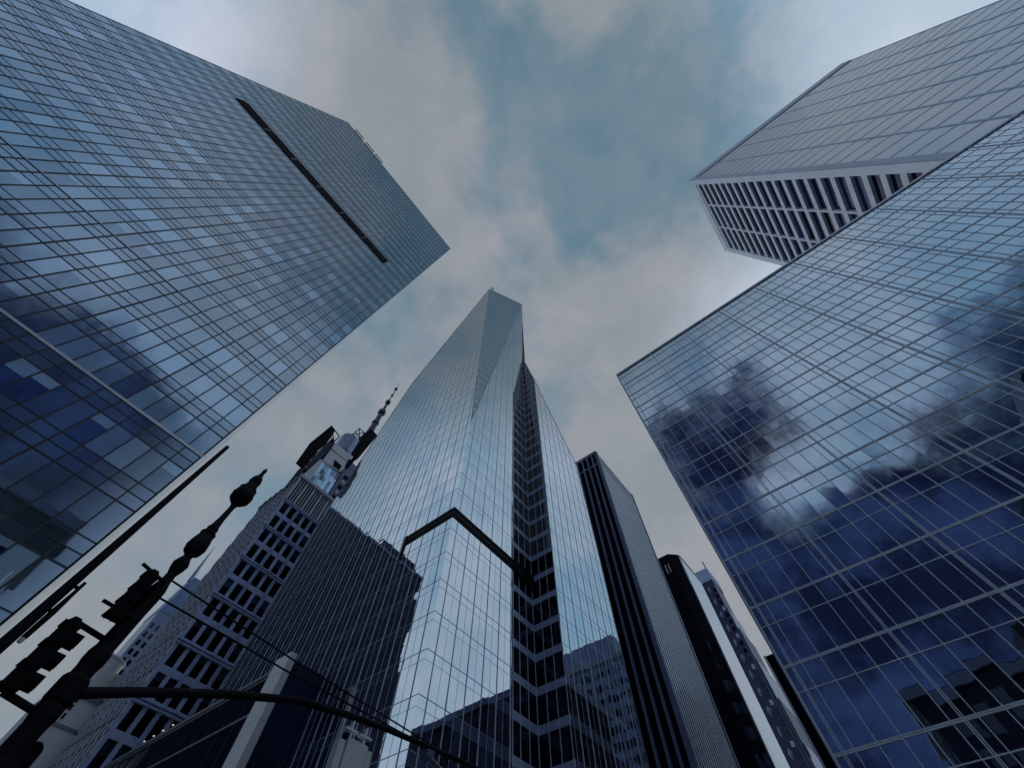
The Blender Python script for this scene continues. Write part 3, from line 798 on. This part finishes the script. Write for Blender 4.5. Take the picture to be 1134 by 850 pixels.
for y in (39.2, 47.5):
    for k in range(40):
        mb = MB(); mb.box((259.85, y - .8, 8 + 4.1 * k), (260.1, y + .8, 10.2 + 4.1 * k)); mb.build('window', M['glass_d'] if k % 4 else M['spandrel_pale'], G)
mb = MB()
for k in range(5): mb.box((262 + 5.5 * k, 34.6 - .0, 0), (262.6 + 5.5 * k, 35.3, 86 - 3 * k))
mb.build('rib', M['alu'], G)

# ---------------------------------------------------------------- black block at the foot of the glass block
H = thing('black_office_block', 'low black block with a white edge strip, tucked beside the glass block', 'building', (190, 15, 0), 'low buildings at the foot of the towers')
mb = MB(); mb.box((180, -10, 0), (200, 21.9, 88)); mb.build('block_body', M['e_dark'], H)
mb = MB(); mb.box((179.7, 21.5, 0), (180.2, 22.2, 88.2)); mb.build('edge_strip', M['alu'], H)
mb = MB()
for k in range(12): mb.box((180.5 + 1.6 * k, 21.9, 0), (180.9 + 1.6 * k, 22.1, 60))
mb.build('rib', M['alu_dark'], H)

# ---------------------------------------------------------------- white stepped building, lower left
W = thing('white_stepped_building', 'white masonry building with an arch, slit windows and a round drum on top', 'building', (25, 168, 0), 'low buildings at the foot of the towers')
mb = MB(); mb.box((17.2, 160, 0), (34, 178, 56.4)); mb.build('main_block', M['white'], W)
mb = MB(); mb.box((17.0, 159.6, 55.6), (34.2, 178.2, 56.6)); mb.box((17.0, 159.75, 49.6), (34.2, 159.98, 50.2)); mb.build('cornice', M['alu_dark'], W)
mb = MB()
for k in range(24): mb.box((17.2 + .7 * k, 159.7, 56.6), (17.4 + .7 * k, 159.9, 57.6))
mb.box((17.1, 159.65, 57.6), (34, 159.95, 57.8)); mb.build('balustrade', M['dark_blue'], W)
for k in range(3):
    mb = MB(); mb.box((22.2, 159.9, 51.0 + 1.75 * k), (22.75, 160.1, 52.2 + 1.75 * k)); mb.build('slit_window', M['black'], W)
mb = MB(); n = 14
arch = [(20.6, 38.0), (24.2, 38.0)] + [(22.4 + 1.8 * math.cos(math.pi * k / n), 44.6 + 1.9 * math.sin(math.pi * k / n)) for k in range(n + 1)]
mb.poly([(x, 159.93, z) for x, z in arch]); mb.poly([(x, 160.02, z) for x, z in reversed(arch)]); mb.build('arch_window', M['black'], W)
mb = MB(); mb.lathe((23.2, 165.5), [(56.5, 3.7), (65.8, 3.7), (66, 3.9), (66.5, 3.9), (67.2, 2.5)], 24); mb.build('drum', M['white'], W, False)
mb = MB(); mb.box((18.3, 164.5, 56.5), (20.6, 170, 62.5)); mb.box((26.3, 164, 56.5), (30, 170, 64)); mb.build('upper_block', M['white'], W)

# ---------------------------------------------------------------- tower with a blue-lit roof and a needle spire
S = thing('spired_building', 'blue grey building with a pitched roof coloured as blue-lit and a thin needle spire', 'building', (45, 267, 0), 'low buildings at the foot of the towers')
mb = MB(); mb.box((38.4, 260, 0), (56, 276, 128)); mb.build('tower_body', M['spandrel'], S)
mb = MB(); mb.prism([(38.2, 259.8), (56.2, 259.8), (56.2, 276), (38.2, 276)], 128, 150, [(41, 262), (50, 262), (50, 270), (41, 270)]); mb.build('roof', M['lit_roof'], S)  # blue light is put into the roof colour
mb = MB(); mb.tube([(41.0, 263, 147), (39.8, 262, 158), (38.8, 261, 169)], [1.3, .7, .1], 6); mb.build('spire', M['drum'], S)
mb = MB()
for k in range(26):
    for j in range(6): mb.box((39.6 + 2.7 * j, 259.9, 20 + 4 * k), (41.0 + 2.7 * j, 260.1, 22.4 + 4 * k))
mb.build('window', M['glass_a'], S, kind='stuff')

# ---------------------------------------------------------------- buildings across the streets that the facades mirror
def block(name, label, foot, z, mat, win, gap, rows, step, setbacks=(), group='buildings mirrored in the glass'):
    x0, y0, x1, y1 = foot
    t = thing(name, label, 'building', ((x0 + x1) / 2, (y0 + y1) / 2, 0), group)
    mb = MB(); mb.box((x0, y0, 0), (x1, y1, z)); mb.build('tower_body', M[mat], t)
    for k, (a, b, c, d, zt) in enumerate(setbacks):
        mb = MB(); mb.box((a, b, z if z < zt else 0), (c, d, zt)); mb.build('setback', M[mat], t)
    mb = MB()
    zz0 = 6
    while zz0 < z - 4:
        for x in frange(x0 + gap, x1 - gap, gap * 2):
            mb.box((x, y0 - .12, zz0), (x + gap, y0 + .1, zz0 + rows))
            mb.box((x, y1 - .1, zz0), (x + gap, y1 + .12, zz0 + rows))
        for y in frange(y0 + gap, y1 - gap, gap * 2):
            mb.box((x0 - .12, y, zz0), (x0 + .1, y + gap, zz0 + rows))
            mb.box((x1 - .1, y, zz0), (x1 + .12, y + gap, zz0 + rows))
        zz0 += step
    mb.build('window', M[win], t, kind='stuff')
    mb = MB(); mb.box((x0 - .8, y0 - .8, z - 2.2), (x1 + .8, y1 + .8, z - .4)); mb.build('cornice', M['spandrel' if mat != 'stone' else 'stone_pale'], t)
    return t
block('brick_tower', 'tall dark brick tower mirrored in the left face of the faceted tower', (-103, 230, -6.6, 262), 215, 'dark_stone', 'dark_blue', 2.6, 4.5, 9, [(-96, 232, -60, 258, 223), (-50, 234, -30, 255, 219)])
block('dark_office_block', 'dark office block mirrored at the foot of the folded glass corner', (100, -36, 128, 8.5), 64, 'dark_stone', 'glass_d', 1.6, 2.4, 4.2)
block('pale_office_block', 'pale block of small square windows mirrored in the glass wing', (150, -30, 168, 12), 92, 'stone', 'glass_a', 1.2, 2.2, 4.4, [(152, -24, 166, 4, 100)])
block('added_dark_block', 'long unseen dark block added to darken the lowest panes of the glass block', (-90, -150, -64, -6), 44, 'dark_stone', 'glass_d', 2.0, 3.0, 5, [(-84, -60, -70, -30, 50)])  # out of view, added so the lowest panes mirror something dark
block('added_street_block', 'long unseen dark block added to darken the low panes of the blue glass tower', (-75, -62, -6, -40), 50, 'dark_stone', 'glass_d', 2.0, 3.0, 5, [(-60, -58, -40, -44, 58)])  # added across the street, unseen, to darken the tower's low reflections
block('brick_corner_block', 'dark brick corner block mirrored low in the glass block', (-62, 34.0, -41.5, 62), 40, 'dark_stone', 'glass_d', 2.0, 3.0, 5)

# ---------------------------------------------------------------- cast iron traffic pole with mast arm, guy wires and signal heads
K = thing('traffic_pole', 'ornate black iron traffic pole with finials, signal heads and a long curved arm', 'street lamp', (1.06, 8.94, .13), 'street poles on the kerb corner')
kx, ky = 1.06, 8.94
prof = [(.13, .34), (.5, .34), (.6, .27), (1.4, .25), (1.5, .17), (3.6, .15), (3.7, .17), (3.85, .17), (3.95, .15), (4.3, .145), (4.4, .165), (4.5, .165), (4.6, .145), (5.0, .14), (5.1, .16), (5.2, .16), (5.3, .135), (5.9, .13), (6.12, .136), (6.29, .131),
        (6.47, .109), (6.6, .102), (6.72, .15), (6.82, .175), (6.9, .14), (6.97, .098), (7.04, .11), (7.1, .2), (7.22, .239), (7.36, .214), (7.5, .175), (7.56, .19), (7.62, .13), (7.7, .14), (7.76, .108), (7.97, .08), (8.32, .07), (8.42, .10), (8.5, .2), (8.58, .275), (8.71, .29), (8.82, .25), (8.9, .25), (8.96, .187), (9.1, .15), (9.18, .17), (9.31, .137), (9.38, .08), (9.5, .052), (9.6, .06), (9.68, .03)]
prof = [(z, r * (.80 if z > 6.4 else 1.0)) for z, r in prof]
mb = MB(); mb.lathe((kx, ky), prof, 24); mb.build('pole', M['iron'], K, True)
arm = [(1.15, 8.94, 4.72), (1.85, 8.94, 5.0), (3.11, 8.94, 5.45), (4.46, 8.94, 5.85), (5.6, 8.94, 6.02), (6.81, 8.94, 6.15), (9.42, 8.94, 6.32), (10.6, 8.94, 6.36)]
mb = MB(); mb.tube(arm, [.075, .07, .067, .064, .06, .056, .05, .048], 12); arm_o = mb.build('mast_arm', M['iron'], K, True)
mb = MB(); mb.lathe((kx, ky), [(4.55, .165), (4.59, .185), (4.84, .185), (4.88, .165)], 20); mb.build('arm_clamp', M['iron'], K, True)
for dz in (0, -.32):
    mb = MB(); mb.tube([(1.1, 8.94, 6.52 + dz), (3.9, 8.94, 6.40 + dz * .7), (8.27, 8.94, 6.30 + dz * .2), (9.8, 8.94, 6.36)], .016, 6); mb.build('guy_wire', M['iron'], K)
def signal(x, y, z0, z1, face):
    mb = MB(); w = .105
    mb.prism([(x - w, y - w), (x + w, y - w), (x + w, y + w), (x - w, y + w)], z0, z1)
    mb.prism([(x - w, y - w), (x + w, y - w), (x + w, y + w), (x - w, y + w)], z1, z1 + .12, [(x - .05, y - .05), (x + .05, y - .05), (x + .05, y + .05), (x - .05, y + .05)])
    for q in range(4):
        zz_ = z0 + (z1 - z0) * (q / 3.0); mb.box((x - w - .02, y - w - .02, zz_ - .015), (x + w + .02, y + w + .02, zz_ + .015))
    s = mb.build('signal_head', M['black'], K)
    for q in range(3):
        zc = z0 + (z1 - z0) * (q + .5) / 3
        mb = MB(); pts_ = [(x + face[0] * t, y + face[1] * t, zc) for t in (w, w + .15)]
        n = 14; rr = .105
        a = Vector((face[1], -face[0], 0)); up = Vector((0, 0, 1))
        for k in range(n):
            t0, t1 = (-.35 + 1.7 * k / n) * math.pi, (-.35 + 1.7 * (k + 1) / n) * math.pi
            for r_ in (rr, rr - .012):
                o0 = a * math.cos(t0) * r_ + up * math.sin(t0) * r_; o1 = a * math.cos(t1) * r_ + up * math.sin(t1) * r_
                mb.poly([Vector(pts_[0]) + o0, Vector(pts_[0]) + o1, Vector(pts_[1]) + o1 , Vector(pts_[1]) + o0 ])
        mb.build('visor', M['black'], s)
        mb = MB(); mb.lathe((0, 0), [(0, .095), (.02, .08)], 14)
        mb2 = MB(); Rm = Vector((0, 0, 1)).rotation_difference(Vector((face[0], face[1], 0))).to_matrix()
        mb2.v = [tuple(Rm @ Vector(v) + Vector((x + face[0] * (w + .002), y + face[1] * (w + .002), zc))) for v in mb.v]; mb2.f = mb.f; mb2.bl = mb.bl; mb2.sh = mb.sh; mb2.uv = mb.uv
        mb2.build('lens', M['lens'], s)
signal(.47, 8.94, 4.52, 5.34, (1, 0))
signal(.80, 8.80, 5.62, 6.32, (0, 1))
mb = MB(); mb.tube([(.47, 8.94, 5.42), (1.0, 8.94, 5.38)], .04, 8); mb.build('signal_bracket', M['iron'], K)
mb = MB(); mb.tube([(.47, 8.94, 4.48), (1.0, 8.94, 4.42)], .045, 8); mb.build('signal_bracket', M['iron'], K)
for a_, b_ in (((.55, 8.72, 6.40), (1.06, 8.8, 6.36)), ((.52, 8.72, 5.70), (1.06, 8.8, 5.72))):
    mb = MB(); mb.tube([a_, b_], .028, 8); mb.build('signal_bracket', M['iron'], K)
# back of the hanging signal box on the arm
bp0, bp1, bp2, bp3 = (Vector(on_y(*q, 8.94)) for q in ((378, 819), (407, 826), (402, 860), (366, 856)))
mb = MB()
def boxk(mb, x0, x1, z0, z1, y0, y1): mb.box((x0, y0, z0), (x1, y1, z1))
boxk(mb, 5.78, 6.30, 4.75, 5.66, 8.80, 9.1); sb = mb.build('signal_box', M['box_white'], K)
for x0, x1, zt in ((5.60, 5.75, 5.60), (6.33, 6.46, 5.62)):
    mb = MB(); boxk(mb, x0, x1, 4.75, zt, 8.84, 9.04); mb.build('side_flange', M['box_white'], sb)
mb = MB(); boxk(mb, 5.73, 5.80, 5.55, 5.74, 8.86, 9.0); boxk(mb, 6.28, 6.35, 5.55, 5.74, 8.86, 9.0); mb.build('hinge', M['black'], sb)
for x in (5.86, 6.24):
    mb = MB(); boxk(mb, x - .02, x + .02, 5.66, 5.98, 8.9, 8.98); boxk(mb, x - .16, x + .16, 5.80, 5.84, 8.88, 9.0); mb.build('hanger', M['alu'], K)
mb = MB(); boxk(mb, 8.0, 8.22, 6.02, 6.16, 8.82, 9.06); mb.tube([(8.1, 8.8, 5.98), (8.45, 8.8, 5.9)], .05, 8); mb.build('arm_camera', M['alu_dark'], K)

# ---------------------------------------------------------------- plain street light pole beside the tower edge
Pp = thing('light_pole', 'slim plain black pole with a short side floodlight beside the blue glass tower', 'street lamp', (0, 7, .13), 'street poles on the kerb corner')
mb = MB(); mb.lathe((0.02, 7), [(.13, .16), (.4, .16), (.45, .075), (4.2, .062), (5.8, .052), (7.0, .042), (7.82, .034)], 14); mb.build('pole', M['iron'], Pp, True)
mb = MB(); mb.tube([(.115, 7, 4.30), (.12, 7, 4.6), (.12, 7, 4.98)], [.03, .035, .02], 8); mb.build('floodlight', M['iron'], Pp)
mb = MB(); mb.lathe((.115, 7), [(4.25, .022), (4.28, .028), (4.30, .022)], 10); mb.build('floodlight_lens', M['box_white'], Pp)
mb = MB(); mb.tube([(.02, 7, 4.6), (.14, 7, 4.6)], .02, 6); mb.tube([(.02, 7, 4.9), (.12, 7, 4.9)], .02, 6); mb.build('floodlight_bracket', M['iron'], Pp)
